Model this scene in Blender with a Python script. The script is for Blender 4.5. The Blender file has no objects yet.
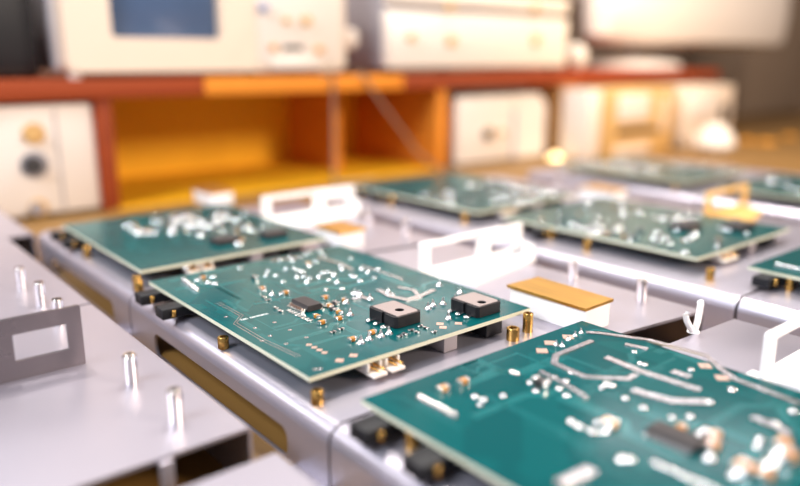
import bpy, bmesh, math, random
from mathutils import Vector, Matrix
S = 0.0011                      # one drawing unit is 1.1 mm
CZ = 130.0                      # lens height over the bench, in units
F = 731.0
PITCH = math.atan(183 / 731)
YAW = math.radians(39.45)
PI = math.pi
C = bpy.context.scene.collection
V = Vector

# ------------------------------------------------------------------ surveying
fw = V((math.sin(YAW) * math.cos(PITCH), math.cos(YAW) * math.cos(PITCH), -math.sin(PITCH)))
rt = V((math.cos(YAW), -math.sin(YAW), 0))
up = rt.cross(fw)
def ray(x, y): return (x - 400) * rt - (y - 243) * up + F * fw
def onz(x, y, z):               # measured point of the photo on the level z
    d = ray(x, y); t = (z - CZ) / d.z
    return V((d.x * t, d.y * t, z))
def ony(x, y, Y):               # measured point of the photo on the upright plane Y
    d = ray(x, y); t = Y / d.y
    return V((d.x * t, Y, CZ + d.z * t))

# ------------------------------------------------------------------ materials
def principled(name, col, rough=0.5, metal=0.0, spec=0.5, coat=0.0):
    m = bpy.data.materials.new(name); m.use_nodes = True
    b = m.node_tree.nodes['Principled BSDF']
    b.inputs['Base Color'].default_value = (*col, 1)
    b.inputs['Roughness'].default_value = rough
    b.inputs['Metallic'].default_value = metal
    b.inputs['Specular IOR Level'].default_value = spec
    b.inputs['Coat Weight'].default_value = coat
    b.inputs['Coat Roughness'].default_value = 0.1
    return m
def nodes(m): return m.node_tree.nodes, m.node_tree.links, m.node_tree.nodes['Principled BSDF']
def vary(m, scale, amount, stretch=(1, 1, 1), rough=0.0, bump=0.0, detail=4):
    n, l, b = nodes(m)
    tc = n.new('ShaderNodeTexCoord'); mp = n.new('ShaderNodeMapping')
    mp.inputs['Scale'].default_value = stretch
    no = n.new('ShaderNodeTexNoise'); no.inputs['Scale'].default_value = scale; no.inputs['Detail'].default_value = detail
    l.new(tc.outputs['Object'], mp.inputs['Vector']); l.new(mp.outputs[0], no.inputs['Vector'])
    base = b.inputs['Base Color'].default_value[:]
    mix = n.new('ShaderNodeMix'); mix.data_type = 'RGBA'
    mix.inputs[6].default_value = tuple(c * (1 - amount) for c in base[:3]) + (1,)
    mix.inputs[7].default_value = tuple(min(1, c * (1 + amount)) for c in base[:3]) + (1,)
    l.new(no.outputs['Fac'], mix.inputs[0]); l.new(mix.outputs[2], b.inputs['Base Color'])
    if rough:
        mr = n.new('ShaderNodeMapRange'); r0 = b.inputs['Roughness'].default_value
        mr.inputs['To Min'].default_value = r0 - rough; mr.inputs['To Max'].default_value = r0 + rough
        l.new(no.outputs['Fac'], mr.inputs['Value']); l.new(mr.outputs[0], b.inputs['Roughness'])
    if bump:
        bp = n.new('ShaderNodeBump'); bp.inputs['Strength'].default_value = bump; bp.inputs['Distance'].default_value = 0.0004
        l.new(no.outputs['Fac'], bp.inputs['Height']); l.new(bp.outputs[0], b.inputs['Normal'])
    return m

ALU = vary(principled('satin_aluminium', (0.51, 0.475, 0.54), 0.34, 0.75), 9, 0.05, (1, 1, 1), 0.06)
ALU_DULL = vary(principled('dull_steel', (0.20, 0.172, 0.18), 0.28, 0.7), 30, 0.05, (1, 6, 1), 0.05)
WHITEMET = principled('white_coated_sheet', (0.93, 0.89, 0.86), 0.4)
AMBERREFL = principled('amber_reflection_sheet', (0.80, 0.48, 0.15), 0.4)  # yellow reflection on the bracket, put into its base colour
PIN = principled('nickel_plate', (0.90, 0.84, 0.80), 0.18, 1.0)
BRASS = vary(principled('brass', (0.62, 0.36, 0.10), 0.26, 1.0), 40, 0.08)
BRASSPLATE = vary(principled('brushed_brass_sheet', (0.75, 0.42, 0.10), 0.36, 1.0), 60, 0.18, (8, 0.6, 1), 0.08)
GOLD = principled('gold_plated_pin', (0.85, 0.50, 0.15), 0.22, 1.0)
SOLDER = principled('solder', (0.92, 0.90, 0.89), 0.2, 1.0)
TINNED = vary(principled('tinned_copper', (0.66, 0.61, 0.62), 0.26, 1.0), 300, 0.1, bump=0.6)
COPPERPAD = principled('bare_copper_pad', (0.80, 0.52, 0.42), 0.35, 0.7)
FR4 = principled('glass_fibre_edge', (0.70, 0.69, 0.52), 0.45)
TRACE = principled('copper_trace_under_mask', (0.003, 0.135, 0.136), 0.2, 0.0, 0.5)
SILK = principled('white_print', (0.85, 0.87, 0.85), 0.6)
BLACK = principled('black_epoxy', (0.012, 0.011, 0.013), 0.5, 0, 0.3)
BLACKPL = principled('black_plastic', (0.010, 0.010, 0.012), 0.5, 0, 0.3)
CHIP = principled('chip_epoxy', (0.04, 0.033, 0.033), 0.5, 0, 0.35)
BACKPLATE = vary(principled('tinned_heat_plate', (0.44, 0.365, 0.35), 0.45, 0.8), 60, 0.05)
GREYBLK = principled('grey_core', (0.30, 0.26, 0.265), 0.5)
TAN = principled('amber_ceramic', (0.50, 0.19, 0.018), 0.4)
NYLON = principled('white_nylon', (0.86, 0.77, 0.68), 0.45)
CLIPW = principled('milky_nylon', (0.88, 0.84, 0.82), 0.35)
REDWOOD = vary(principled('red_brown_wood', (0.29, 0.048, 0.011), 0.6, 0, 0.2), 6, 0.25, (0.5, 8, 8))
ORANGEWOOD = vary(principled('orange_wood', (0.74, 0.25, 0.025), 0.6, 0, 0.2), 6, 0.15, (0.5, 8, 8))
TANWOOD = vary(principled('tan_wood', (0.66, 0.36, 0.13), 0.5), 6, 0.15, (0.5, 8, 8))
TABLE = vary(principled('ochre_bench_mat', (0.25, 0.128, 0.03), 0.5), 12, 0.15)
YELLOW = vary(principled('amber_panel', (0.95, 0.47, 0.012), 0.6, 0, 0.25), 3, 0.08)
CREAM = vary(principled('cream_enamel', (0.76, 0.61, 0.475), 0.45), 4, 0.03)
PALE = principled('pale_grey_enamel', (0.72, 0.66, 0.66), 0.45)
WHITEPL = principled('white_plastic', (0.79, 0.70, 0.615), 0.4)
BEIGE = principled('beige_enamel', (0.64, 0.38, 0.13), 0.5)
CABM = principled('brown_grey_enamel', (0.24, 0.17, 0.115), 0.6)
GREYPL = principled('grey_plastic', (0.30, 0.28, 0.30), 0.5)
DARK = principled('dark_plastic', (0.03, 0.027, 0.027), 0.5)
AMBERPL = principled('orange_plastic', (0.62, 0.27, 0.03), 0.4)
BLUEPL = principled('blue_grey_plastic', (0.20, 0.24, 0.42), 0.4)
SCREEN = principled('blue_crt_glass', (0.07, 0.11, 0.20), 0.15)
WALLM = vary(principled('brown_wall_paint', (0.36, 0.25, 0.17), 0.8), 3, 0.08)
FLOORM = vary(principled('grey_floor', (0.30, 0.27, 0.25), 0.6), 4, 0.1)
GLOW = principled('lit_indicator', (1, 0.85, 0.55), 0.4)
_b = GLOW.node_tree.nodes['Principled BSDF']
_b.inputs['Emission Color'].default_value = (1, 0.72, 0.34, 1); _b.inputs['Emission Strength'].default_value = 9

MASK = principled('green_solder_mask', (0.0005, 0.080, 0.082), 0.16, 0.0, 0.15, 0.0)
n, l, b = nodes(MASK)           # faint copper pours under the lacquer
tc = n.new('ShaderNodeTexCoord')
vo = n.new('ShaderNodeTexVoronoi'); vo.distance = 'MANHATTAN'; vo.inputs['Scale'].default_value = 55
l.new(tc.outputs['Object'], vo.inputs['Vector'])
cr = n.new('ShaderNodeValToRGB'); cr.color_ramp.interpolation = 'CONSTANT'
e = cr.color_ramp.elements; e[0].color = (0.0004, 0.068, 0.071, 1); e[1].position = 0.45; e[1].color = (0.0005, 0.080, 0.082, 1)
sp = n.new('ShaderNodeSeparateColor'); l.new(vo.outputs['Color'], sp.inputs[0])
l.new(sp.outputs[0], cr.inputs[0]); l.new(cr.outputs[0], b.inputs['Base Color'])

# ------------------------------------------------------------------ mesh kit
class MB:
    def __init__(s): s.bm = bmesh.new(); s.mats = []
    def mi(s, m):
        if m not in s.mats: s.mats.append(m)
        return s.mats.index(m)
    def _fin(s, verts, m, bev=0.0, seg=2):
        fs = {f for v in verts for f in v.link_faces}
        for f in fs: f.material_index = s.mi(m)
        if bev > 0:
            es = list({e for f in fs for e in f.edges if len(e.link_faces) == 2 and e.calc_face_angle(0) > 0.6})
            bmesh.ops.bevel(s.bm, geom=es, offset=bev, segments=seg, affect='EDGES', profile=0.5, material=-1)
    def box(s, a, b, m, bev=0.0, seg=2):
        a, b = V(a), V(b); r = bmesh.ops.create_cube(s.bm, size=1)
        for v in r['verts']: v.co = V(((a.x + b.x) / 2 + v.co.x * (b.x - a.x), (a.y + b.y) / 2 + v.co.y * (b.y - a.y), (a.z + b.z) / 2 + v.co.z * (b.z - a.z)))
        s._fin(r['verts'], m, bev, seg); return s
    def prism(s, pts, z0, z1, m, bev=0.0, axis='z'):
        def P(p, h):
            return {'z': V((p[0], p[1], h)), 'y': V((p[0], h, p[1])), 'x': V((h, p[0], p[1]))}[axis]
        lo = [s.bm.verts.new(P(p, z0)) for p in pts]; hi = [s.bm.verts.new(P(p, z1)) for p in pts]
        k = len(pts)
        s.bm.faces.new(lo[::-1]); s.bm.faces.new(hi)
        for i in range(k): s.bm.faces.new((lo[i], lo[(i + 1) % k], hi[(i + 1) % k], hi[i]))
        s._fin(lo + hi, m, bev); return s
    def lathe(s, prof, m, c=(0, 0, 0), seg=20, axis='z'):
        c = V(c); rings = []
        for r, h in prof:
            ring = []
            for i in range(seg):
                t = 2 * PI * i / seg
                p = {'z': V((r * math.cos(t), r * math.sin(t), h)), 'y': V((r * math.cos(t), h, r * math.sin(t))), 'x': V((h, r * math.cos(t), r * math.sin(t)))}[axis]
                ring.append(s.bm.verts.new(c + p))
            rings.append(ring)
        for a, b in zip(rings, rings[1:]):
            for i in range(seg): s.bm.faces.new((a[i], a[(i + 1) % seg], b[(i + 1) % seg], b[i]))
        s.bm.faces.new(rings[0][::-1]); s.bm.faces.new(rings[-1])
        s._fin([v for r in rings for v in r], m); return s
    def tube(s, pts, r, m, seg=8):
        pts = [V(p) for p in pts]; rings = []
        for i, p in enumerate(pts):
            d = (pts[min(i + 1, len(pts) - 1)] - pts[max(i - 1, 0)]).normalized()
            u = d.cross(V((0, 0, 1)) if abs(d.z) < 0.9 else V((1, 0, 0))).normalized(); w = d.cross(u)
            rings.append([s.bm.verts.new(p + r * (math.cos(2 * PI * k / seg) * u + math.sin(2 * PI * k / seg) * w)) for k in range(seg)])
        for a, b in zip(rings, rings[1:]):
            for i in range(seg): s.bm.faces.new((a[i], a[(i + 1) % seg], b[(i + 1) % seg], b[i]))
        s.bm.faces.new(rings[0][::-1]); s.bm.faces.new(rings[-1])
        s._fin([v for r in rings for v in r], m); return s
    def blob(s, c, r, m, sc=(1, 1, 1), sub=2):
        q = bmesh.ops.create_icosphere(s.bm, subdivisions=sub, radius=1)
        for v in q['verts']: v.co = V((c[0] + v.co.x * r * sc[0], c[1] + v.co.y * r * sc[1], c[2] + v.co.z * r * sc[2]))
        s._fin(q['verts'], m); return s
    def ribbon(s, pts, w, z0, z1, m):
        """flat strip of width w along pts with mitred corners"""
        pts = [V((p[0], p[1])) for p in pts]; L, R = [], []
        for i, p in enumerate(pts):
            d0 = (p - pts[i - 1]).normalized() if i else (pts[1] - p).normalized()
            d1 = (pts[i + 1] - p).normalized() if i < len(pts) - 1 else d0
            t = (d0 + d1).normalized() if (d0 + d1).length > 1e-4 else d0
            nn = V((-t.y, t.x)); k = w / 2 / max(0.4, t.dot(d0)); L.append(p + nn * k); R.append(p - nn * k)
        for i in range(len(pts) - 1):
            q = [R[i], R[i + 1], L[i + 1], L[i]]
            s.prism([(v.x, v.y) for v in q], z0, z1, m)
        return s
    def add_mesh(s, me, mat, M):
        k = len(s.bm.verts); s.bm.from_mesh(me); s.bm.verts.ensure_lookup_table()
        nv = s.bm.verts[k:]
        for v in nv: v.co = M @ v.co
        s._fin(nv, mat); return s
    def mesh(s, name, smooth=True, off=(0, 0, 0)):
        off = V(off)
        bmesh.ops.recalc_face_normals(s.bm, faces=s.bm.faces)
        for v in s.bm.verts: v.co = (v.co - off) * S
        me = bpy.data.meshes.new(name); s.bm.to_mesh(me); s.bm.free()
        for m in s.mats: me.materials.append(m)
        if smooth:
            me.polygons.foreach_set('use_smooth', [True] * len(me.polygons))
            me.set_sharp_from_angle(angle=math.radians(38))
        return me

def sheet(outlines, t):
    """flat sheet with holes: first outline outside, others holes; in XY, thickness t centred on 0 (units)"""
    cu = bpy.data.curves.new('cut', 'CURVE'); cu.dimensions = '2D'; cu.fill_mode = 'BOTH'; cu.extrude = t / 2
    for o in outlines:
        sp = cu.splines.new('POLY'); sp.points.add(len(o) - 1); sp.use_cyclic_u = True
        for p, q in zip(sp.points, o): p.co = (q[0], q[1], 0, 1)
    ob = bpy.data.objects.new('cut', cu); C.objects.link(ob)
    dg = bpy.context.evaluated_depsgraph_get()
    me = bpy.data.meshes.new_from_object(ob.evaluated_get(dg))
    bpy.data.objects.remove(ob); bpy.data.curves.remove(cu)
    bm = bmesh.new(); bm.from_mesh(me); bmesh.ops.remove_doubles(bm, verts=bm.verts, dist=1e-4)
    bmesh.ops.recalc_face_normals(bm, faces=bm.faces); bm.to_mesh(me); bm.free()
    return me
def rrect(x0, y0, x1, y1, r, k=5):
    o = []
    for cx, cy, a in ((x1 - r, y0 + r, -90), (x1 - r, y1 - r, 0), (x0 + r, y1 - r, 90), (x0 + r, y0 + r, 180)):
        for i in range(k + 1):
            t = math.radians(a + 90 * i / k); o.append((cx + r * math.cos(t), cy + r * math.sin(t)))
    return o
UPX = Matrix(((1, 0, 0, 0), (0, 0, 1, 0), (0, 1, 0, 0), (0, 0, 0, 1)))     # XY sheet -> XZ
UPY = Matrix(((0, 0, 1, 0), (1, 0, 0, 0), (0, 1, 0, 0), (0, 0, 0, 1)))     # XY sheet -> YZ

def thing(name, label, cat, loc, group=None):
    o = bpy.data.objects.new(name, None); C.objects.link(o); o.location = V(loc) * S
    o.empty_display_size = 0.01; o['label'] = label; o['category'] = cat
    if group: o['group'] = group
    return o
def part(name, mb, parent, label=None, origin=None):
    """parts are drawn in world units and hung on their parent"""
    base = wpos(parent) if parent else V((0, 0, 0))
    og = V(origin) if origin is not None else base
    o = bpy.data.objects.new(name, mb.mesh(name, off=og)); C.objects.link(o)
    if parent: o.parent = parent
    o.location = (og - base) * S
    if label: o['label'] = label
    return o
def wpos(o):
    p = V((0, 0, 0))
    while o: p += o.location / S; o = o.parent
    return p
def tag(o, label, cat, group=None, kind=None):
    o['label'] = label; o['category'] = cat
    if group: o['group'] = group
    if kind: o['kind'] = kind
    return o
def top(name, mb, label, cat, origin, group=None):
    return tag(part(name, mb, None, origin=origin), label, cat, group)
def structure(name, mb):
    o = part(name, mb, None, origin=(0, 0, 0)); o['kind'] = 'structure'; return o

# ------------------------------------------------------------------ small electronic parts (drawn at the origin, used again and again)
PROTO = {}
def proto(key, name, mb, subs=()):
    PROTO[key] = (name, mb.mesh(name), [(sn, sm.mesh(sn), V(sl)) for sn, sm, sl in subs])
def put(key, root, p, rz=0.0, sc=1.0, bare=False, label=None):
    name, me, subs = PROTO[key]
    o = bpy.data.objects.new(name, me); C.objects.link(o); o.parent = root
    o.location = (V(p) - wpos(root)) * S; o.rotation_euler = (0, 0, rz); o.scale = (sc,) * 3
    if label: o['label'] = label
    if not bare:
        for sn, sm, sl in subs:
            c = bpy.data.objects.new(sn, sm); C.objects.link(c); c.parent = o; c.location = sl * S
    return o
def term(w, h): return MB().box((-0.42, -w / 2, 0), (0.42, w / 2, h), SOLDER, 0.12)
def two_pole(key, name, m, L=3.4, w=1.9, h=1.5):
    proto(key, name, MB().box((-L / 2 + .6, -w / 2 + .05, .1), (L / 2 - .6, w / 2 - .05, h - .06), m, .1),
          [('terminal', term(w, h), (-L / 2 + .42, 0, 0)), ('terminal', term(w, h), (L / 2 - .42, 0, 0))])
    proto(key + '_far', name, MB().box((-L / 2 + .6, -w / 2 + .05, .1), (L / 2 - .6, w / 2 - .05, h - .06), m)
          .box((-L / 2, -w / 2, 0), (-L / 2 + .7, w / 2, h), SOLDER, .15).box((L / 2 - .7, -w / 2, 0), (L / 2, w / 2, h), SOLDER, .15))
two_pole('cap', 'capacitor', TAN)
two_pole('res', 'resistor', BLACK, 2.6, 1.4, .8)
two_pole('diode', 'diode', CHIP, 4.0, 2.4, 1.8)
proto('cone', 'solder_joint', MB().lathe([(1.25, 0), (1.1, .15), (.62, .75), (.36, 1.6), (.3, 2.1), (.12, 2.25)], SOLDER, seg=12))
proto('dome', 'solder_joint', MB().lathe([(1.2, 0), (1.17, .2), (1.0, .5), (.8, .62), (.3, .68)], SOLDER, seg=12))
proto('pad', 'copper_pad', MB().lathe([(1.7, 0), (1.7, .09), (.55, .09), (.5, .02)], COPPERPAD, seg=4))
proto('via', 'via', MB().lathe([(.75, 0), (.75, .07), (.4, .09), (.35, .02)], TINNED, seg=10))
proto('pinrow', 'soldered_pin_row', MB().box((-6.3, -.6, 0), (6.3, .6, .18), SOLDER, .05), [('pin', MB().lathe([(.78, 0), (.76, .35), (.55, .75), (.1, .95)], SOLDER, seg=10), (-5.6 + 1.6 * i, 0, .1)) for i in range(8)])
def gull(): return MB().prism([(0, 1.0), (.7, 1.0), (1.2, .1), (2.4, .1), (2.4, .5), (1.4, .5), (1.0, 1.35), (0, 1.35)], -.38, .38, SOLDER, axis='y')
def gull_l(): return MB().prism([(0, 1.0), (-.7, 1.0), (-1.2, .1), (-2.4, .1), (-2.4, .5), (-1.4, .5), (-1.0, 1.35), (0, 1.35)], -.38, .38, SOLDER, axis='y')
def soic(key, n, bw, pitch):
    L = n * pitch + .8
    body = MB().prism([(-bw / 2, .9), (-bw / 2 + .35, .25), (bw / 2 - .35, .25), (bw / 2, .9), (bw / 2, 1.3), (bw / 2 - .5, 2.4), (-bw / 2 + .5, 2.4), (-bw / 2, 1.3)], -L / 2, L / 2, CHIP, .08, axis='y')
    subs = []
    for i in range(n):
        y = (i - (n - 1) / 2) * pitch
        subs += [('pin', gull(), (bw / 2 - .1, y, 0)), ('pin', gull_l(), (-bw / 2 + .1, y, 0))]
    proto(key, 'chip', body, subs)
soic('soic', 8, 6.6, 1.32)
soic('tssop', 12, 8.0, 1.25)

def power_package(root, x0, y0, x1, y1, z, hole):
    """black slab lying on its face, pale metal back up, with a bolt hole and side notches"""
    cx, cy = (x0 + x1) / 2, (y0 + y1) / 2
    n0 = cy - 1.6
    out = [(x0 + 1.2, y0), (x1 - 1.2, y0), (x1, y0 + 1.2), (x1, y1 - 1.0), (x1 - 1.0, y1), (x0 + 1.0, y1), (x0, y1 - 1.0), (x0, n0 + 1.5), (x0 + .9, n0 + 1.5), (x0 + .9, n0 - .3), (x0, n0 - .3), (x0, y0 + 1.2)]
    ring = [(hole[0] + 1.75 * math.cos(2 * PI * i / 20), hole[1] + 1.75 * math.sin(2 * PI * i / 20)) for i in range(20)]
    h = 4.3
    mb = MB().add_mesh(sheet([out, ring], h), BLACK, Matrix.Translation((0, 0, z + .3 + h / 2)))
    body = part('power_transistor', mb, root, 'black square transistor with pale metal back and bolt hole', origin=(cx, cy, z))
    pl = [(x0 + 1.5, y0 + .9), (x1 - 1.7, y0 + .9), (x1 - .9, y0 + 2.2), (x1 - .9, y1 - 1.4), (x1 - 1.6, y1 - .8), (x0 + 1.6, y1 - .8), (x0 + 1.4, y1 - 1.4)]
    ring2 = [(hole[0] + 1.9 * math.cos(2 * PI * i / 20), hole[1] + 1.9 * math.sin(2 * PI * i / 20)) for i in range(20)]
    part('metal_back', MB().add_mesh(sheet([pl, ring2], .3), BACKPLATE, Matrix.Translation((0, 0, z + .3 + h + .1))), body, 'pale tinned metal back')
    part('hole_bush', MB().lathe([(1.74, .35), (1.74, 1.0), (.3, 1.0)], BLACKPL, (hole[0], hole[1], z)), body)
    for i in range(3):
        yy = cy - 4.6 + 4.6 * i
        part('lead', MB().box((x0 - 3.2, yy - .6, z + .05), (x0 + .3, yy + .6, z + .75), SOLDER, .2).blob((x0 - 2.8, yy, z + .5), 1.15, SOLDER, (1.2, 1, .8)), body)
    return body

# ------------------------------------------------------------------ circuit boards
TRAY = 22.0; UNDER = 28.4; TOPZ = 30.0
def traces(mb, x0, y0, x1, y1, rng, n):
    for i in range(n):
        x = rng.uniform(x0 + 4, x1 - 4); y = rng.uniform(y0 + 4, y1 - 4)
        k = rng.choice((1, 2, 3)); w = rng.choice((.35, .45, .6, 1.1))
        d = rng.choice(((1, 0), (0, 1))); l1, l2, j = rng.uniform(6, 26), rng.uniform(6, 30), rng.uniform(2, 7) * rng.choice((-1, 1))
        for q in range(k):
            o = q * (w + .55)
            px, py = (x + (o if d[1] else 0), y + (o if d[0] else 0))
            if d[0]: P = [(px, py), (px + l1, py), (px + l1 + abs(j), py + j), (px + l1 + abs(j) + l2, py + j)]
            else: P = [(px, py), (px, py + l1), (px + j, py + l1 + abs(j)), (px + j, py + l1 + abs(j) + l2)]
            P = [(min(x1 - 1.5, max(x0 + 1.5, a)), min(y1 - 1.5, max(y0 + 1.5, b))) for a, b in P]
            Q = [P[0]]
            for p in P[1:]:
                if abs(p[0] - Q[-1][0]) + abs(p[1] - Q[-1][1]) > .5: Q.append(p)
            if len(Q) > 1: mb.ribbon(Q, w, TOPZ - .03, TOPZ + .045, TRACE)
def board(x0, y0, x1, y1, label, seed, ntr=34):
    rng = random.Random(seed)
    t = thing('circuit_board', label, 'circuit board', ((x0 + x1) / 2, (y0 + y1) / 2, UNDER), 'circuit boards in the chassis rows')
    mb = MB().box((x0, y0, UNDER), (x1, y1, TOPZ), FR4)
    mi = mb.mi(MASK)
    for f in mb.bm.faces:
        f.normal_update()
        if abs(f.normal.z) > .9: f.material_index = mi
    traces(mb, x0, y0, x1, y1, rng, ntr)
    part('laminate', mb, t, 'green lacquered panel with pale edge')
    return t
def underside(t, x0, y0, x1, y1, front=True, plugs=True):
    """what hangs below a board: grey cores and white pin headers at the front edge, black plugs at the rear left corner"""
    if front:
        part('core_block', MB().box((x0 + 60.5, y0 + 1, UNDER - 6.3), (x0 + 67.5, y0 + 15, UNDER), GREYBLK, .4), t, 'grey core block under front edge')
        part('black_block', MB().box((x0 + 83.5, y0 + 1, UNDER - 5.9), (x0 + 92.5, y0 + 14, UNDER), BLACKPL, .3), t, 'dark block under front edge')
        for cx in (x0 + 26.5, x0 + 34.5):
            h = MB().box((cx - 3.1, y0 - 3.8, UNDER - 4.6), (cx + 3.1, y0 + 7, UNDER - 3.4), NYLON, .35)
            h.box((cx - 3.1, y0 - .5, UNDER - 3.6), (cx - 2.3, y0 + 7, UNDER - .3), NYLON, .2).box((cx + 2.3, y0 - .5, UNDER - 3.6), (cx + 3.1, y0 + 7, UNDER - .3), NYLON, .2)
            h.box((cx - 3.1, y0 + 3.5, UNDER - 3.6), (cx + 3.1, y0 + 7, UNDER), NYLON, .3)
            ho = part('pin_header', h, t, 'white nylon pin header', origin=(cx, y0, UNDER))
            for k in (-1.3, 1.3): part('pin', MB().box((cx + k - .32, y0 - 4.2, UNDER - 2.2), (cx + k + .32, y0 + 4, UNDER - 1.5), GOLD, .15), ho, 'gold pin')
    if plugs:
        for yy in (y1 - 11, y1 - 35):
            p = MB().box((x0 - 9.5, yy - 4.2, UNDER - 4.6), (x0 + 13, yy + 4.2, UNDER - .02), BLACKPL, .3).box((x0 + 4, yy - 5.5, UNDER - 5), (x0 + 13, yy + 5.5, UNDER - .1), BLACKPL, .3)
            po = part('plug', p, t, 'black plug under left edge', origin=(x0, yy, UNDER))
            part('screw', MB().lathe([(1.0, -3.5), (1.0, -.9), (.8, -.6)], BRASS, (x0 - 5, yy - 5.2, UNDER), 12), po, 'brass screw')
def scatter(t, x0, y0, x1, y1, seed, n):
    rng = random.Random(seed)
    cl = [(rng.uniform(x0 + 12, x1 - 12), rng.uniform(y0 + 12, y1 - 14)) for _ in range(9)]
    for i in range(n):
        c = rng.choice(cl); x = min(x1 - 4, max(x0 + 4, rng.gauss(c[0], 11))); y = min(y1 - 4, max(y0 + 4, rng.gauss(c[1], 11)))
        big = i % 3 == 0
        put('dome' if big else rng.choice(('cone', 'dome', 'cap_far', 'res_far', 'diode_far')), t, (x, y, TOPZ), rng.choice((0, PI / 2)), rng.uniform(1.5, 2.3) if big else rng.uniform(.8, 1.2), True)

# the sharp board in the middle
B1 = (116.8, 188.2, 225.0, 326.0)
b1 = board(*B1, 'sharp central green circuit board with two black square transistors at its right corner', 11, 44)
underside(b1, *B1)
def q(px, py): return onz(px, py, TOPZ)
power_package(b1, 165.8, 204.0, 179.2, 221.6, TOPZ, onz(399.5, 310.3, 34.6))
power_package(b1, 198.2, 192.4, 212.4, 208.8, TOPZ, onz(481.6, 302.6, 34.6))
put('soic', b1, V((153.9, 248.2, TOPZ)), 0, 1.12, label='dark oblong chip with silver pins')
put('pinrow', b1, V((128.7, 307.5, TOPZ)), PI / 2 - .1, 1.6, label='silver row of soldered pins')
put('pinrow', b1, q(298.5, 271), PI / 2 , .9)
proto('foot', 'soldered_foot', MB().box((-1.3, -.45, 0), (1.3, .45, .5), SOLDER, .15))
for i in range(8): put('foot', b1, V((145.6, 233 + 2.25 * i, TOPZ)), 0)
for i, (x, y, a) in enumerate([(285.6, 294, 0), (325, 299, 0), (345, 302, 1), (330, 307.5, 1), (317, 318, 1), (322, 324, 0), (339, 314, 1), (339, 320, 0), (372, 334, 0), (352, 341, 0), (203, 279, 0), (308, 265, 0), (262, 290, 0)]):
    put('cap', b1, q(x, y), PI / 2 if a else 0, 1.0)
for x, y in [(336, 305), (333, 311), (255, 279)]: put('diode', b1, q(x, y), PI / 2, .9)
for x, y, a in [(333, 333, 0), (411, 331, 0), (426, 329, 1), (341, 330, 0), (405, 335, 1), (276, 309, 1), (281, 312, 1), (264, 298, 1), (268, 301, 0), (400, 337, 0), (420, 327, 0), (417, 333, 1), (434, 333, 0)]: put('res', b1, q(x, y), PI / 2 if a else 0, .95)
for x, y in [(361, 343), (369, 339.5), (381, 336.5), (389, 333.5), (443, 304), (448.5, 319), (355, 294.5), (360, 296), (370, 300), (439, 286), (459.6, 293.5), (455, 301), (346, 303), (350, 315), (433, 306), (428, 309)]: put('cone', b1, q(x, y), 0, 1.3)
blur = [(200, 105), (265, 105), (300, 90), (285, 190), (320, 185), (350, 190), (395, 190), (415, 165), (440, 160), (485, 215), (510, 245), (445, 200), (335, 215), (215, 210), (180, 180), (140, 160), (130, 180), (505, 130), (510, 150), (555, 95), (565, 265), (590, 275), (650, 297), (670, 190), (640, 165), (705, 255), (760, 275), (740, 262), (575, 185), (600, 205), (250, 90), (330, 75), (350, 130), (230, 150), (380, 110), (420, 80), (610, 150), (560, 180), (120, 250), (160, 275), (205, 270), (430, 250), (470, 180), (345, 60), (400, 55), (690, 150)]
for i, (x, y) in enumerate(blur): put('dome' if i % 3 else 'cone', b1, q(x / 5 + 240, y / 5 + 240), 0, .95 + .25 * ((i * 7) % 5) / 5)
for x, y in [(213, 277), (215, 284), (208, 283), (197, 280), (186, 268), (240, 268)]: put('dome', b1, q(x, y), 0, 1.1)
for x, y in [(443, 327.5), (458.5, 323.5), (440, 324), (339.6, 360.5), (353.5, 355.5)]: put('pad', b1, q(x, y), 0, 1.15)
for i in range(4): put('pad', b1, q(309 + i * 5.2, 344.8 + i * 2.6), 0, .8)
for x, y in [(255, 328), (274.5, 322.5), (290, 330), (306.5, 337.5), (270, 336), (286, 344), (315, 369.5), (320, 369), (262, 341), (226, 317)]: put('via', b1, q(x, y), 0, 1.1)
def strip(t, pts, w, m=TINNED, h=.5): part('tinned_trace', MB().ribbon([tuple(q(*p).xy) for p in pts], w, TOPZ - .02, TOPZ + h, m), t, 'silver tinned trace')
strip(b1, [(378, 290), (390, 297), (406, 300.5), (420, 297), (434, 290.5)], 2.6)
strip(b1, [(352, 300), (362, 298), (372, 301)], 2.4)
strip(b1, [(398, 288), (414, 291), (418, 296)], 1.8)
strip(b1, [(318, 258), (340, 264), (352, 270)], 2.2); strip(b1, [(270, 262), (300, 258)], 2.6)
strip(b1, [(360, 266), (385, 274), (402, 280)], 1.6)
# outline trace of the left edge, and the small unreadable print beside it
tl = MB()
for off in (0, 1.4):
    tl.ribbon([tuple((onz(x, y, TOPZ)).xy + V((off, 0))) for x, y in [(216, 303), (240, 316), (233.5, 324), (262, 341), (297, 357)]], .28, TOPZ - .02, TOPZ + .09, TINNED)
part('edge_traces', tl, b1)
si = MB(); a, bq = onz(242, 320.5, TOPZ), onz(267, 314.5, TOPZ); d = (bq - a) / 11
ux = d.normalized(); uy = V((-ux.y, ux.x, 0))
for i in range(12):             # tiny characters: upright, bar and foot strokes
    if i == 3: continue
    o = a + d * i
    for (s0, t0), (s1, t1) in [((0, 0), (0, 1.25)), ((0, 1.25), (.6, 1.25)), ((.6, 1.25 if i % 2 else .65), (.6, 0)), ((0, .65), (.6, .65))][:3 + i % 2]:
        p0, p1 = o + ux * s0 + uy * t0, o + ux * s1 + uy * t1
        si.ribbon([p0.xy, p1.xy], .2, TOPZ, TOPZ + .07, SILK)
part('printed_code', si, b1, 'tiny white printed code')

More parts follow.
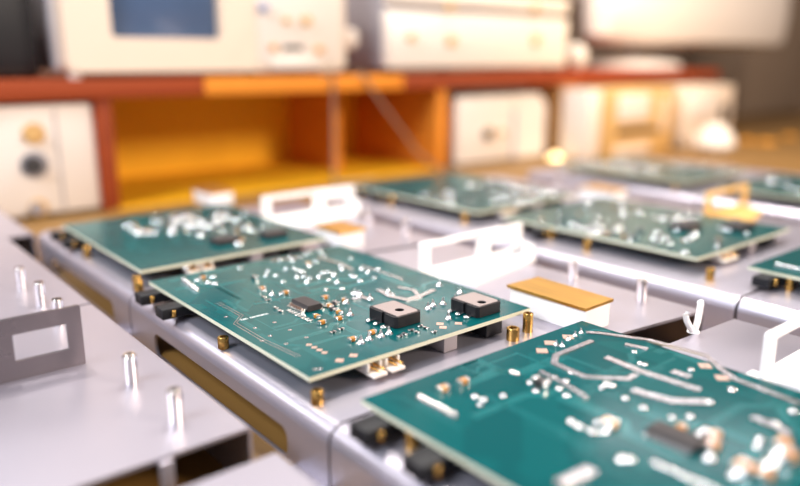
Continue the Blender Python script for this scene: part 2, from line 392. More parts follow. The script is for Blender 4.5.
# the board in front at the right
B2 = (120.5, 26.0, 229.0, 165.0)
b2 = board(*B2, 'near green circuit board at lower right with long silver tinned traces', 23, 40)
underside(b2, *B2, front=False)
put('pinrow', b2, V((134.6, 146.5, TOPZ)), PI / 2, 1.35, label='silver row of soldered pins')
for x, y in [(568, 340), (562, 346), (575, 336), (581, 333), (556, 345)]: put('cone', b2, q(x, y), 0, .9)
strip(b2, [(586, 333), (600, 334), (650, 341), (706, 356), (722, 371), (735, 380), (800, 405)], 2.2)
strip(b2, [(592, 341.5), (556, 356), (554, 364), (585, 378), (628, 380), (636, 375)], 2.2)
strip(b2, [(606, 358), (640, 372), (700, 391)], 3.0)
strip(b2, [(632, 391), (672, 402), (708, 403)], 3.4)
strip(b2, [(672, 372), (690, 378)], 3.0); strip(b2, [(625, 345), (648, 350)], 2.0)
strip(b2, [(540, 372), (560, 382), (586, 398)], 1.6)
strip(b2, [(592, 470), (560, 486)], 4.0)
strip(b2, [(752, 418), (790, 434)], 3.0)
for x, y, s in [(443, 391, 1.2), (463, 384, 1.2), (606, 425, 1.3), (612, 428, 1.3), (680, 432, 1.3), (714, 440, 1.5), (712, 450, 1.5), (740, 470, 1.6), (748, 474, 1.6), (782, 448, 1.8), (788, 462, 1.8), (765, 480, 1.6)]: put('cap', b2, q(x, y), 0, s)
put('tssop', b2, q(676, 440), 0, .9, label='dark chip with two rows of silver pins')
put('diode', b2, q(541, 386), PI / 2, 1.4)
for x, y, s in [(536, 391, 1.1), (530, 383, 1), (606, 384, 1.1), (612, 386, 1), (602, 388, .9), (634, 352, .9), (640, 364, .9), (645, 365, .9), (644, 349, .9), (691, 370, 1), (732, 390, 1.2), (625, 399, 1.1), (643, 408, 1.1), (709, 403, 1.3), (559, 389, 1), (566, 396, 1), (571, 422, 1.2), (579, 427, 1.2), (598, 423, 1.2), (604, 432, 1.2), (592, 432, 1.2), (622, 460, 1.5), (630, 460, 1.3), (672, 418, 1.1), (690, 417, 1.1), (700, 434, 1.3), (706, 430, 1.2), (709, 459, 1.6), (735, 476, 1.7), (758, 447, 1.3), (775, 424, 1.3), (793, 412, 1.3), (760, 440, 1.2), (770, 465, 2.1), (777, 455, 1.9), (790, 450, 1.9), (484, 400, 1), (475, 397, 1), (480, 405, .9), (512, 372, 1), (517, 374, .9), (503, 396, .9), (571, 373, .9), (555, 378, .9), (566, 381, .9)]:
    put('dome', b2, q(x, y), 0, s * .92)
for i in range(9): put('dome', b2, q(655 + 8 * i, 463 + 3.6 * i), 0, .9)
for x, y in [(542, 351), (568, 337), (705, 366), (722, 378), (550, 343)]: put('pad', b2, q(x, y), 0, 1.6)

# the others
B0 = (120.5, 346.0, 229.0, 478.0)
b0 = board(*B0, 'blurred green circuit board at left, behind the sharp central one', 5, 20)
underside(b0, *B0); scatter(b0, B0[0] + 24, B0[1], B0[2], B0[3], 6, 115)
for cx, cy in ((178, 372), (207, 368)):
    part('chip', MB().box((cx - 7, cy - 5, TOPZ), (cx + 7, cy + 5, TOPZ + 3.2), CHIP, .3), b0, 'dark square chip')
B3 = (352.8, 185.2, 461.0, 322.0)
b3 = board(*B3, 'blurred green circuit board right of the brass-topped box', 31, 20)
underside(b3, *B3); scatter(b3, *B3, 32, 95)
for cx, cy in ((437, 205), (412, 226)): part('chip', MB().box((cx - 9, cy - 6, TOPZ), (cx + 9, cy + 6, TOPZ + 3.4), CHIP, .3), b3, 'dark square chip')
B4 = (357.5, 20.0, 466.0, 161.0)
b4 = board(*B4, 'green circuit board cut by the right edge of the picture', 41, 12)
underside(b4, *B4, front=False); scatter(b4, *B4, 42, 40)
put('pinrow', b4, V((371, 146, TOPZ)), PI / 2, 1.2)
B5 = (349.5, 342.0, 458.0, 482.0)
b5 = board(*B5, 'far green circuit board in the middle row, below the cream instrument', 51, 20)
underside(b5, *B5); scatter(b5, *B5, 52, 90)
B6 = (574.0, 318.0, 682.0, 456.0)
b6 = board(*B6, 'farthest green circuit board at right, seen edge-on behind the others', 61, 10)
scatter(b6, *B6, 62, 80)
B7 = (574.0, 150.0, 682.0, 290.0)
b7 = board(*B7, 'far green circuit board at the right picture edge, behind the yellowish bracket', 71, 10)
scatter(b7, *B7, 72, 50)

# ------------------------------------------------------------------ sheet-metal chassis
RB = 6.0; RR = 1.6; T = 1.2
def arc(cx, cz, r, a0, a1, k=6):
    return [(cx + r * math.cos(math.radians(a0 + (a1 - a0) * i / k)), cz + r * math.sin(math.radians(a0 + (a1 - a0) * i / k))) for i in range(k + 1)]
def standoff(parent, x, y, h, r, m, label=None, z=TRAY):
    prof = [(r, 0), (r, h - .9), (r * .84, h - .75), (r * .84, h - .2), (r * .78, h), (r * .5, h), (r * .48, h - 2.5)] if h > 9 else [(r, 0), (r, h - .25), (r * .92, h), (r * .58, h), (r * .55, h - 2.5)]
    return part('standoff', MB().lathe(prof, m, (x, y, z), 20).lathe([(r * .57, h - 1.1), (r * .1, h - 1.0)], DARK, (x, y, z), 16), parent, label, origin=(x, y, z))  # dark disc in the bore paints the shade inside it
def chassis(ox, y0, y1, xn, yf0, yf1, yr0, yr1, label, W=190.0):
    """ox rim, y0/y1 front and rear of the board half, xn where the notched half begins, yf/yr its slanting front and rear"""
    t = thing('chassis', label, 'metal chassis', (ox + W / 2, (y0 + y1) / 2, 0), 'folded metal chassis in rows on the bench')
    left = arc(ox + RB, TRAY - RB, RB, 180, 90) + [(ox + xn, TRAY), (ox + xn, TRAY - T)] + arc(ox + RB, TRAY - RB, RB - T, 90, 180)
    mb = MB().prism(left, y0, y1, ALU, axis='y')
    # notched half: top with its right-hand bend
    x1 = ox + W
    prof = [(ox + xn, TRAY - T), (ox + xn, TRAY)] + arc(x1 - RR, TRAY - RR, RR, 90, 0) + arc(x1 - RR, TRAY - RR, RR - T, 0, 90)
    lo = [mb.bm.verts.new((p[0], yf0 + (yf1 - yf0) * (p[0] - ox - xn) / (W - xn), p[1])) for p in prof]
    hi = [mb.bm.verts.new((p[0], yr0 + (yr1 - yr0) * (p[0] - ox - xn) / (W - xn), p[1])) for p in prof]
    k = len(prof); mb.bm.faces.new(lo); mb.bm.faces.new(hi[::-1])
    for i in range(k): mb.bm.faces.new((lo[i], hi[i], hi[(i + 1) % k], lo[(i + 1) % k]))
    mb._fin(lo + hi, ALU)
    part('top_sheet', mb, t)
    L = y1 - y0
    slot = rrect(y0 + L * .145, .5, y1 - L * .17, 11.2, 3.9)
    part('side_wall', MB().add_mesh(sheet([[(y0, 0), (y1, 0), (y1, TRAY - RB), (y0, TRAY - RB)], slot], T), ALU, Matrix.Translation((ox + T / 2, 0, 0)) @ UPY), t, 'left side wall with long slot')
    part('side_wall', MB().box((x1 - T, yf1, 0), (x1, yr1, TRAY - RR), ALU), t)
    part('foot_flange', MB().box((ox - 7, y0 + 1, 0), (ox + T, y0 + 19, T), ALU, .3), t)
    return t
def shorts(t, pts, h=6.4):
    for x, y in pts: standoff(t, x, y, h, 2.15, BRASS, 'short brass standoff')
def corners(b, t):
    x0, y0, x1, y1 = b
    shorts(t, [(x1 - 5, y1 - 5), (x1 - 5, y0 + 60), (x0 + 30, y1 - 62)])
LB = 'folded aluminium chassis '
c2 = chassis(111, 169.5, 338, 130, 160, 152, 325, 316, LB + 'under the sharp central board, with slot in its left wall')
shorts(c2, [(117.4, 184.8), (115.4, 247.6)], 4.6); shorts(c2, [(114.8, 334.5)], 7); corners(B1, c2)
standoff(c2, 219.6, 184.6, 8.0, 2.1, BRASS, 'taller brass standoff'); standoff(c2, 208.2, 182.4, 5.0, 2.6, BRASS, 'squat brass standoff')
for x, y in ((292.6, 218), (291.3, 178)): standoff(c2, x, y, 10.2, 2.5, PIN, 'tall nickel standoff')
c2f = chassis(111, 0, 168.3, 130, -10, -14, 141, 138, LB + 'under the near lower right board')
shorts(c2f, [(123.4, 144.5), (118.5, 24)]); corners(B2, c2f)
for x, y in ((292, 50), (291, 12)): standoff(c2f, x, y, 10.2, 2.5, PIN, 'tall nickel standoff')
c2b = chassis(111, 339.5, 505, 130, 330, 322, 495, 490, LB + 'under the blurred left board behind the central one')
shorts(c2b, [(117, 420), (117.5, 344)]); corners(B0, c2b)
for x, y in ((292, 388), (291, 348)): standoff(c2b, x, y, 10.2, 2.5, PIN, 'tall nickel standoff')
c1 = chassis(-105, 172, 334, 120, 184.5, 184.5, 334, 334, LB + 'at left carrying bare standoffs and the windowed plate', 198.5)
for x, y in ((76.8, 239.2), (77.4, 202.8), (74.4, 318)): standoff(c1, x, y, 10.6, 2.4, PIN, 'tall nickel standoff')
c1b = chassis(-105, 335.5, 500, 120, 336, 336, 500, 500, LB + 'at far left behind the windowed plate', 198.5)
for x, y in ((75, 349), (74, 380)): standoff(c1b, x, y, 10.6, 2.4, PIN, 'tall nickel standoff')
c1g = chassis(-105, 500.6, 656, 120, 500.6, 500.6, 656, 656, LB + 'at far left, end of its row below the pale instrument', 214)
c1f = chassis(-105, 0, 165, 120, 0, 0, 166.5, 166.5, LB + 'in the lower left corner, nearest of its row', 197.5)
tab = part('tab', MB().box((64, 182.2, 0), (68, 183.6, TRAY - .6), ALU, .3), c1f, 'upright metal tab in the gap')
part('tab_foot', MB().box((64, 164, 0), (68, 183.6, 1), ALU), tab)
c3 = chassis(327, 151, 318, 152, 145, 140, 310, 305, LB + 'of the second row, right of the brass-topped box')
shorts(c3, [(346, 174), (347, 250), (B3[0] + 2, B3[3] - 40)], 6.4)
for x, y in ((535, 200), (535, 170)): standoff(c3, x, y - 20, 10.2, 2.5, PIN, 'tall nickel standoff')
c3f = chassis(327, -10, 149.6, 152, -16, -20, 135, 130, LB + 'of the second row, cut by the right picture edge')
shorts(c3f, [(360, 141), (361, 60)])
c3b = chassis(327, 320, 495, 152, 315, 310, 485, 480, LB + 'of the second row, farthest one before the bench shelf')
shorts(c3b, [(345, 350), (345, 430), (B5[0] + 3, B5[3] - 30)])
for x, y in ((508, 400), (507, 360)): standoff(c3b, x, y, 10.2, 2.5, PIN, 'tall nickel standoff')
c4 = chassis(560, 300, 480, 130, 295, 290, 478, 474, LB + 'of the third row, at the far right')
shorts(c4, [(578, 330), (578, 440), (676, 330), (676, 440)])
c4f = chassis(560, 120, 298, 130, 118, 114, 288, 284, LB + 'of the third row, at the right picture edge')
shorts(c4f, [(578, 160), (578, 280), (676, 160), (676, 280)])

# ------------------------------------------------------------------ brass-topped boxes
def box_unit(x, y0, y1, label):
    t = thing('shielded_box', label, 'metal box', (x + 7, (y0 + y1) / 2, TRAY), 'white boxes with brass lids')
    part('body', MB().box((x + 1.2, y0, TRAY), (x + 18, y1, TRAY + 10.4), WHITEMET, .5), t)
    part('lid', MB().prism([(x, y0 - .8), (x + 19.4, y0 - .4), (x + 20, y1), (x - .2, y1 + .8)], TRAY + 10.4, TRAY + 11.6, BRASSPLATE, .25), t, 'brushed brass lid')
box_unit(233.2, 167.4, 208.0, 'white box with long brushed brass lid, right of the sharp board')
box_unit(233.2, 338.5, 364.0, 'blurred white box with brass lid behind the sharp board')
box_unit(233.2, 505.5, 540.0, 'farthest white box, blurred in front of the yellow panel')
box_unit(473, 320, 352, 'far white box with brass lid between the right rows')

# ------------------------------------------------------------------ windowed brackets
def bracket(x, y, label, w=77, full=True, m=WHITEMET):
    z = TRAY; h = 18.8
    t = thing('bracket', label, 'metal bracket', (x + w / 2, y, z), 'white windowed brackets on the chassis')
    outer = [(x, z), (x + w, z), (x + w, z + h - 1), (x + w - 1, z + h), (x + 1, z + h), (x, z + h - 1)]
    if full: wins = [rrect(x + 7, z + 4.5, x + 41, z + 15.6, .5, 2), rrect(x + 51, z + 4.5, x + w - 7, z + 10.2, .5, 2)]
    else: wins = [rrect(x + 7, z + 4.5, x + w - 7, z + 15.6, .5, 2)]
    part('window_plate', MB().add_mesh(sheet([outer] + wins, 1.6), m, Matrix.Translation((0, y, 0)) @ UPX), t)
    part('base_flange', MB().prism([(x, y - .8), (x + w, y - .8), (x + w - 6, y - 16), (x + 12, y - 28)], z, z + 2.2, m, .4), t)
    if full:
        part('gusset', MB().prism([(x + w - 1.6, y - .8), (x + w, y - .8), (x + w - 4, y - 14), (x + w - 5.6, y - 14)], z + 2.2, z + 8.5, m, .3), t)
        part('side_tab', MB().prism([(x + 41, y - 1), (x + 51, y - 1), (x + 51, y - 7), (x + 41, y - 7)], z + h - 1.2, z + h, m, .2), t)
    part('stiffener', MB().box((x, y - .8, z), (x + 6.5, y + 6, z + 2), m, .3), t)
    return t
bracket(234, 269, 'white windowed bracket standing between the central board and the brass-topped box')
bracket(242, 100, 'pale windowed bracket at the right edge beyond the near board')
bracket(236, 434, 'blurred white windowed bracket in front of the yellow panel')
bracket(484, 252, 'yellowish blurred bracket standing beyond the right board', 60, False, AMBERREFL)
# the grey plate with one window at the left
t = thing('window_plate', 'grey upright metal plate with rectangular window, at left picture edge', 'metal plate', (45, 266.5, TRAY))
part('plate', MB().add_mesh(sheet([rrect(19, TRAY, 69.6, TRAY + 22.6, .8, 3), rrect(46.8, TRAY + 6.9, 64.4, TRAY + 16.6, .3, 2)], 1.3), ALU_DULL, Matrix.Translation((0, 266.4, 0)) @ UPX), t)
part('foot', MB().box((19, 266.4, TRAY), (60, 274, TRAY + 1.2), ALU_DULL, .3), t)
# spring clip
t = thing('spring_clip', 'small milky white two-pronged clip standing beside the near board', 'clip', (271, 141.5, TRAY))
part('base', MB().lathe([(2.6, 0), (2.5, .6), (1.5, .8)], CLIPW, (271.5, 141, TRAY)), t)
part('prong', MB().tube([(270.4, 140.8, TRAY + .6), (268.6, 141.3, TRAY + 3), (266.8, 141.9, TRAY + 6), (266.2, 142.2, TRAY + 8.2), (266.9, 142, TRAY + 9.6)], 1.25, CLIPW, 10), t)
part('prong', MB().tube([(272.6, 141.0, TRAY + .6), (274.2, 141.0, TRAY + 4), (275.2, 141.2, TRAY + 8), (275.8, 141.3, TRAY + 11.2), (275.3, 141.3, TRAY + 12)], 1.35, CLIPW, 10), t)

# ------------------------------------------------------------------ work bench, shelf and room
YB = 650.0
wb = thing('workbench', 'ochre topped workbench carrying all the chassis and instruments', 'workbench', (600, 400, -680))
part('worktop', MB().box((-500, -420, -36), (2100, 992, 0), TABLE, 2), wb)
for x, y in ((-460, -380), (2060, -380), (-460, 940), (2060, 940)): part('leg', MB().box((x - 25, y - 25, -680), (x + 25, y + 25, -36), REDWOOD, 2), wb)
structure('floor', MB().box((-1600, -1600, -690), (2400, 1010, -680), FLOORM))
structure('wall_back', MB().add_mesh(sheet([[(-1600, -690), (2400, -690), (2400, 1500), (-1600, 1500)], [(-400, 270), (1500, 270), (1500, 1250), (-400, 1250)]], 12), WALLM, Matrix.Translation((0, 1006, 0)) @ UPX))
fm = MB().add_mesh(sheet([[(-412, 258), (1512, 258), (1512, 1262), (-412, 1262)], [(-388, 282), (215, 282), (215, 1238), (-388, 1238)], [(245, 282), (855, 282), (855, 1238), (245, 1238)], [(885, 282), (1488, 282), (1488, 1238), (885, 1238)]], 20), WHITEPL, Matrix.Translation((0, 1006, 0)) @ UPX)
structure('added_window_1', fm)  # unseen window and its opening, added for cool reflections in the metal
structure('wall_right', MB().box((2400, -1600, -690), (2412, 1012, 1500), WALLM))

sh = thing('bench_shelf', 'red-brown wooden shelf with posts standing on the workbench', 'shelf', (550, 800, 0))
zt, zb = CZ - 15.5, CZ - 32.0
part('shelf_board', MB().box((-160, YB + 4, zb), (1250, 970, zt), REDWOOD, .8), sh)
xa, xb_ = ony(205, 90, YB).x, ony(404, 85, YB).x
part('edge_strip', MB().box((-160, YB, zb), (xa, YB + 4, zt), REDWOOD, .8), sh)
part('edge_strip', MB().box((xa, YB, zb), (xb_, YB + 4, zt), ORANGEWOOD, .8), sh, 'orange middle length of the shelf edge')  # middle length of the edge, coloured orange
part('edge_strip', MB().box((xb_, YB, zb), (1250, YB + 4, zt), REDWOOD, .8), sh)
def post(px0, px1, m, dep=200):
    part('post', MB().box((ony(px0, 180, YB).x, YB + 6, 0), (ony(px1, 180, YB).x, YB + 6 + dep, zb), m, .8), sh)
post(104, 121, REDWOOD); post(440, 449, ORANGEWOOD)
post(560, 577, TANWOOD, 60)
part('back_panel', MB().box((ony(121, 180, YB).x - 8, 825, 0), (ony(449, 180, YB).x, 831, zb), YELLOW), sh, 'amber yellow back panel')
part('base_panel', MB().box((ony(121, 180, YB).x - 8, 656, .02), (ony(440, 180, YB).x, 825, 2.2), YELLOW), sh, 'amber yellow base panel')
part('divider', MB().box((ony(336, 180, 720).x, 720, 0), (ony(342, 180, 720).x, 825, zb), ORANGEWOOD), sh)

def knob(parent, p, r, d, m, name='knob', label=None):
    return part(name, MB().lathe([(r, 0), (r, -d * .75), (r * .85, -d), (r * .1, -d)], m, (0, 0, 0) if False else p, 20, 'y'), parent, label, origin=p)
def zof(py, Y=YB, px=300): return ony(px, py, Y).z

# oscilloscope on the shelf
x0, x1 = ony(66, 60, YB).x, ony(345, 60, YB).x
zl = zt + 5.5; zh = zt + 150
sc = thing('oscilloscope', 'cream oscilloscope with blue screen standing on the left of the shelf', 'oscilloscope', ((x0 + x1) / 2, 720, zt))
part('housing', MB().box((x0 + 3, YB + 24, zl + 1), (x1 - 3, 850, zh - 3), PALE, 3), sc)
sx0, sx1, sz = ony(111, 30, YB).x, ony(221, 30, YB).x, ony(160, 38, YB).z
fr = MB().add_mesh(sheet([rrect(x0, zl, x1, zh, 8, 4), rrect(sx0, sz, sx1, sz + 88, 4, 4)], 26), CREAM, Matrix.Translation((0, YB + 12, 0)) @ UPX)
part('front_bezel', fr, sc)
part('screen', MB().box((sx0 - 1, YB + 8, sz - 1), (sx1 + 1, YB + 20, sz + 89), SCREEN, 2), sc, 'blue glass screen')
part('control_panel', MB().box((ony(258, 40, YB).x, YB - 3, zl + 5), (x1 - 5, YB + .5, zh - 6), WHITEPL, 1), sc)
part('button_slot', MB().box((ony(281, 48, YB).x, YB - 3.6, zof(51)), (ony(302, 48, YB).x, YB - 2, zof(45.5)), DARK, .4), sc)
part('button', MB().box((ony(270, 60, YB).x, YB - 5, zof(69)), (ony(318, 60, YB).x, YB - 2, zof(56)), WHITEPL, .8), sc)
for px, py, r, m in ((272, 48, 3, AMBERPL), (318, 50, 3.5, AMBERPL), (305, 21, 4.5, BEIGE), (262, 8, 4, BLUEPL), (285, 21, 3, BEIGE)): knob(sc, ony(px, py, YB - 3), r, 7, m)
for px in (78, 330):
    for y in (YB + 12, 830): part('foot', MB().lathe([(5, 0), (6, 5.8)], WHITEPL, (ony(px, 60, YB).x, y, zt), 14), sc)
# dark instrument at the left end of the shelf
dx1 = ony(38, 50, YB + 40).x
t = thing('power_supply', 'dark boxy unit at the left end of the shelf', 'power supply', (dx1 - 120, 740, zt))
part('housing', MB().box((dx1 - 220, YB + 40, zt + 3), (dx1, 880, zt + 110), DARK, 3), t)
part('front_panel', MB().box((dx1 - 214, YB + 37, zt + 8), (dx1 - 6, YB + 41, zt + 104), BLACKPL, 1), t)
for x in (dx1 - 200, dx1 - 20): part('foot', MB().lathe([(6, 0), (7, 3.2)], DARK, (x, YB + 60, zt), 12), t)
# long white instrument
x0, x1 = ony(386, 60, YB).x, ony(566, 60, YB).x
zl = zt + 7; zh = zt + 92
t = thing('signal_generator', 'wide white bench instrument with dark seam in the middle of the shelf', 'instrument', ((x0 + x1) / 2, 740, zt))
part('housing', MB().box((x0 + 1, YB + 8, zl), (x1 - 1, 900, zh), GREYPL, 3), t, 'grey metal housing')
zs = zof(11, YB, 470)
part('front_panel', MB().box((x0, YB - 2, zl - .5), (x1, YB + 9, zs - 3), WHITEPL, 4), t)
part('front_panel', MB().box((x0, YB - 2, zs + 3), (x1, YB + 9, zh + 1), WHITEPL, 4), t)
for px, py, r in ((410, 38, 4.5), (450, 41, 6), (535, 40, 6.5), (449, 7, 5), (534, 9, 5)): knob(t, ony(px, py, YB - 2), r, 6, BEIGE)
for x in (x0 + 16, x1 - 16):
    for y in (YB + 14, 880): part('foot', MB().lathe([(5, 0), (6, 7.5)], DARK, (x, y, zt), 12), t)
pk = ony(352, 12, YB + 10)
tag(part('cable_plug', MB().lathe([(4, -9), (8, -6), (9.5, 4), (8, 10), (3, 12)], WHITEPL, (pk.x, YB + 16, zt + 36), 16).tube([(pk.x, YB + 16, zt + 28), (pk.x, YB + 18, zt + 12), (pk.x + 2, YB + 24, zt + 1.5), (pk.x + 16, YB + 30, zt + 1.5)], 1.4, DARK), None, origin=(pk.x, YB + 16, zt)), 'white cable plug between the oscilloscope and the wide instrument', 'plug')
# magnifier lamp at the right of the shelf
bx = ony(660, 65, YB + 40)
t = thing('magnifier_lamp', 'white desk lamp with broad shade at the right end of the shelf', 'lamp', (bx.x, YB + 90, zt))
part('base', MB().lathe([(74, 0), (78, 4), (72, 11), (40, 16), (12, 19)], WHITEPL, (bx.x, YB + 90, zt), 40), t)
part('arm', MB().tube([(bx.x + 10, YB + 100, zt + 18), (bx.x + 40, YB + 130, zt + 60), (bx.x + 60, YB + 110, zt + 110)], 7, GREYPL, 12), t)
pl, pr_ = ony(607, 30, YB + 60), ony(797, 10, YB + 60)
hx, hw = (pl.x + pr_.x) / 2, (pr_.x - pl.x) / 2
hd = MB(); zc = ony(700, 47, YB + 60).z
prof = [(0.06, 0), (.55, .4), (.82, 2.5), (.93, 7), (.98, 16), (1, 60), (.985, 120), (.9, 146), (.5, 160), (.05, 164)]
hd.lathe([(r * hw, h) for r, h in prof], WHITEPL, (hx, YB + 60, zc), 48)
for v in hd.bm.verts: v.co.y = YB + 96 + (v.co.y - YB - 60) * .24
part('lamp_shade', hd, t)
bp = ony(588, 44, YB)
top('bulb', MB().lathe([(4, -20), (9, -17), (15, -9), (17, 0), (15, 9), (9, 15), (3, 18)], WHITEPL, (bp.x, YB + 20, zt + 20.2), 24), 'white round knob-like bulb between wide instrument and lamp on the shelf', 'bulb', (bp.x, YB + 20, zt))

# ---- things below the shelf
x1 = ony(100, 150, YB + 10).x
t = thing('test_set', 'pale instrument with three sockets under the left end of the shelf', 'instrument', (x1 - 90, 740, 0))
part('housing', MB().box((x1 - 196, YB + 22, 3), (x1 - 2, 850, 93), PALE, 3), t)
part('front_panel', MB().box((x1 - 198, YB + 12, 2), (x1, YB + 24, 95), WHITEPL, 4), t)
for px, py, r, m, nm in ((31, 134, 6, BEIGE, 'socket'), (32, 165, 7.5, DARK, 'knob'), (36, 208, 5, GREYPL, 'socket')):
    k = ony(px, py, YB + 12); knob(t, k, r, 8, m, nm)
    part('flange', MB().lathe([(r * 1.5, 0), (r * 1.5, -1.2), (r, -1.4)], BEIGE if m is not DARK else GREYPL, (k.x + 2, k.y, k.z), 18, 'y'), t)
for x in (x1 - 180, x1 - 18): part('foot', MB().lathe([(6, 0), (7, 3.2)], DARK, (x, YB + 40, 0), 12), t)
part('seam', MB().box((ony(57, 150, YB + 12).x, YB + 11.4, 6), (ony(59, 150, YB + 12).x, YB + 12.4, 90), GREYPL), t)
# cream instrument under the shelf, right of the compartment
xa, xb2, xc = ony(455, 140, YB + 10).x, ony(512, 140, YB + 10).x, ony(546, 140, YB + 10).x
t = thing('meter', 'cream instrument under the shelf with one dark knob on its front', 'instrument', ((xa + xc) / 2, 720, 0))
part('housing', MB().box((xa + 2, YB + 20, 3), (xc - 2, 840, 84), CREAM, 3), t)
part('front_panel', MB().box((xa, YB + 8, 2), (xb2, YB + 21, 86), WHITEPL, 3), t)
part('side_panel', MB().prism([(xb2 + 4, 2), (xc, 2), (xc, 70), (xc - 16, 86), (xb2 + 4, 86)], YB + 12, YB + 22, WHITEPL, 1.5, axis='y'), t)
part('blue_strip', MB().box((xb2, YB + 9, 2), (xb2 + 4, YB + 14, 66), BLUEPL), t)
knob(t, ony(486, 134, YB + 8), 6, 9, DARK); part('dial', MB().lathe([(9, 0), (9, -1.5), (6, -1.6)], BEIGE, ony(489, 134, YB + 8), 18, 'y'), t)
part('dial', MB().lathe([(4, 0), (4, -3), (2, -3.2)], AMBERPL, ony(502, 133, YB + 8), 14, 'y'), t)
for x in (xa + 14, xc - 14): part('foot', MB().lathe([(5, 0), (6, 3.2)], DARK, (x, YB + 40, 0), 12), t)
# glowing indicator
k = ony(555, 160, YB - 14)
t = thing('indicator_lamp', 'small glowing warm lamp at the foot of the cream instrument', 'lamp', (k.x, YB - 14, 0))
part('stem', MB().lathe([(9, 0), (9, 3), (3, 5), (3, k.z - 9)], DARK, (k.x, YB - 14, 0), 14), t)
part('globe', MB().blob((k.x, YB - 14, k.z), 11, GLOW, (1, 1, .8)), t, 'lit warm globe')
# standing files / cases
def slab(px0, px1, pyt, Y, m, name, label, cat, dep=120):
    a, b_ = ony(px0, 150, Y).x, ony(px1, 150, Y).x; z1 = ony((px0 + px1) / 2, pyt, Y).z
    t = thing(name, label, cat, ((a + b_) / 2, Y + dep / 2, 0))
    part('case', MB().box((a, Y, 0), (b_, Y + dep, z1), m, 1.5), t)
    part('spine', MB().box((a + 2, Y - 1, 6), (b_ - 2, Y + .5, z1 - 6), m, .5), t)
    return t
slab(586, 603, 90, 600, WHITEPL, 'binder', 'white upright case under the shelf beside the tan post', 'case', 44)
# beige instrument with white square
xa, xb2 = ony(608, 140, 585).x, ony(672, 140, 585).x
Yq = 585.0
t = thing('terminal_unit', 'beige instrument with white square plate and dark slot under the shelf', 'instrument', ((xa + xb2) / 2, 615, 0))
part('housing', MB().box((xa, Yq, 0), (xb2, 648, ony(640, 88, Yq).z), BEIGE, 3), t)
def pan(px0, py0, px1, py1, m, nm, d=5):
    a, b_ = ony(px0, py1, Yq - d), ony(px1, py0, Yq - d)
    part(nm, MB().box((a.x, Yq - d, a.z), (b_.x, Yq + .5, b_.z), m, 1.5), t)
pan(619, 93, 652, 122, WHITEPL, 'plate'); pan(617, 126, 659, 136, DARK, 'slot', 2); pan(614, 142, 650, 156, CREAM, 'label_panel', 2); pan(660, 95, 669, 130, CREAM, 'strip', 2)
xa, xb2 = ony(680, 140, Yq).x, ony(729, 140, Yq).x
t = thing('supply_unit', 'cream instrument at the right end below the shelf', 'instrument', ((xa + xb2) / 2, 615, 0))
part('housing', MB().box((xa, Yq, 0), (xb2, 648, ony(700, 86, Yq).z), CREAM, 3), t)
pan(688, 92, 718, 118, WHITEPL, 'plate'); pan(721, 104, 729, 124, DARK, 'knob', 4)
def dep(p): return (p - V((0, 0, CZ))).dot(fw) / F        # units per photo pixel there
k = ony(714, 145, 530); r = 20 * dep(k); z0 = max(2, k.z - r)
top('jar', MB().lathe([(r * .5, 0), (r * .55, z0 * .5), (r * .8, z0 + r * .35), (r, k.z), (r * .85, k.z + r * .55), (r * .45, k.z + r * .92), (r * .4, k.z + r * 1.05), (2, k.z + r * 1.08)], WHITEPL, (k.x, 530, 0), 28), 'white rounded jar standing below the right end of the shelf', 'jar', (k.x, 530, 0))
for px, py, Y, n, lb in ((765, 152, 530, 11, 'biggest amber jar beside the white rounded jar at right'), (745, 152, 560, 7, 'small amber jar between the white rounded jar and the biggest amber jar'), (786, 160, 545, 7, 'small amber jar at the right edge, beyond the biggest amber jar')):
    k = ony(px, py, Y); r = n * dep(k); h = max(k.z + r, 8)
    top('jar', MB().lathe([(r * .8, 0), (r, 2), (r, h * .7), (r * .6, h * .85), (r * .6, h), (2, h + 1)], AMBERPL, (k.x, Y, 0), 18), lb, 'jar', (k.x, Y, 0), 'amber jars on the bench')
# tall grey cabinet at the far right
a = ony(742, 100, 845).x
t = thing('cabinet', 'grey-brown upright cabinet beyond the right end of the shelf', 'cabinet', (a + 150, 915, 0))
part('body', MB().box((a, 850, 0), (a + 300, 985, 300), CABM, 3), t)
part('door', MB().box((a + 5, 845, 6), (a + 295, 851, 294), CABM, 1.5), t)
# cables
p = [ony(333, y, YB - 3) for y in (86, 110, 140, 170, 195)]
pts = [V((p[0].x, YB + 20, zt + 1.6)), V((p[0].x, YB + 4, zt + 1.9)), V((p[0].x, YB - 2.5, zt - 2))] + [V((v.x + .4 * i, YB - 3, v.z)) for i, v in enumerate(p)] + [V((p[-1].x + 4, YB - 3, 1.6)), V((p[-1].x + 50, YB - 12, 1.6))]
top('cable', MB().tube(pts, 1.7, CABM), 'grey cable hanging straight down over the orange shelf edge', 'cable', pts[0], 'cables hanging from the shelf')
p = [ony(x, y, YB - 3) for x, y in ((364, 76), (372, 90), (385, 108), (400, 128), (417, 152))]
pts = [V((p[0].x - 2, YB + 26, zt + 1.6)), V((p[0].x, YB + 3, zt + 1.8)), V((p[0].x, YB - 3, zt - 1))] + [V((v.x, YB - 3, v.z)) for v in p[1:]] + [V((p[-1].x + 20, YB - 4, 12)), V((p[-1].x + 34, YB - 5, 1.6)), V((p[-1].x + 70, YB - 5, 1.6))]
top('cable', MB().tube(pts, 1.7, CABM), 'grey cable slanting down to the right from the shelf edge', 'cable', pts[0], 'cables hanging from the shelf')

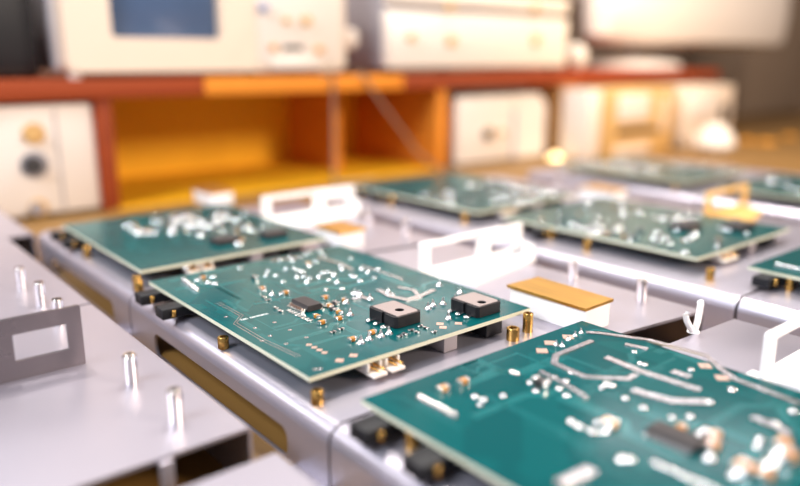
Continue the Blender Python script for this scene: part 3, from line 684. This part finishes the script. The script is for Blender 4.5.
# ------------------------------------------------------------------ light
w = bpy.data.worlds.new('room_light'); bpy.context.scene.world = w; w.use_nodes = True
w.node_tree.nodes['Background'].inputs[0].default_value = (0.84, 0.87, 1.0, 1)
w.node_tree.nodes['Background'].inputs[1].default_value = 0.45
def area(name, loc, aim, size, power, col, sy=None):
    d = bpy.data.lights.new(name, 'AREA'); d.energy = power; d.color = col; d.size = size * S
    if sy: d.shape = 'RECTANGLE'; d.size_y = sy * S
    o = bpy.data.objects.new(name, d); C.objects.link(o); o.location = V(loc) * S
    o.rotation_euler = (V(aim) - V(loc)).to_track_quat('-Z', 'Y').to_euler(); return o
area('window_daylight', (1000, -1050, 760), (300, 300, 30), 440, 42, (1, 0.85, 0.72), 340)
area('left_daylight', (-560, 230, 700), (140, 230, 20), 420, 17, (0.84, 0.91, 1.0), 420)
area('solder_sparkle_light', (420, 620, 900), (260, 300, 20), 46, 6, (1.0, 0.94, 0.88))  # this and the next two: unseen small lights added for solder sparkle
area('solder_sparkle_light', (820, 520, 900), (400, 300, 20), 46, 6, (1.0, 0.92, 0.84))
area('solder_sparkle_light', (60, 760, 900), (200, 300, 20), 46, 6, (1.0, 0.94, 0.88))
area('shelf_glint_light', (640, 905, 335), (190, 240, 30), 520, 0.45, (1.0, 0.93, 0.86), 50)  # unseen strip added where solder on the central board mirrors it
area('board_glint_light', (1080, 560, 560), (190, 100, 30), 300, 0.6, (0.93, 0.95, 1.0), 60)  # unseen strip added for glints on the near board
area('rim_highlight_light', (-230, 900, 420), (110, 250, 20), 440, 1.7, (0.95, 0.96, 1.0), 130)  # unseen light added to brighten the bent chassis rims
area('bench_warm_fill', (900, 430, 330), (1050, 800, 60), 160, 1.2, (1.0, 0.74, 0.42))  # unseen warm fill added to lift the instruments at right

# ------------------------------------------------------------------ camera
cd = bpy.data.cameras.new('camera'); cam = bpy.data.objects.new('camera', cd); C.objects.link(cam)
cd.sensor_width = 36; cd.lens = F / 800 * 36; cd.clip_start = 0.005; cd.clip_end = 20
cam.location = (0, 0, CZ * S)
cam.rotation_euler = Matrix((rt, up, -fw)).transposed().to_euler()
cd.dof.use_dof = True; cd.dof.focus_distance = 284 * S; cd.dof.aperture_fstop = 3.2; cd.dof.aperture_blades = 0
sc_ = bpy.context.scene; sc_.camera = cam
vs = sc_.view_settings
sc_.display_settings.display_device = 'sRGB'
vs.view_transform = 'Standard'; vs.look = 'None'; vs.gamma = 1; vs.use_curve_mapping = False; vs.exposure = -0.18
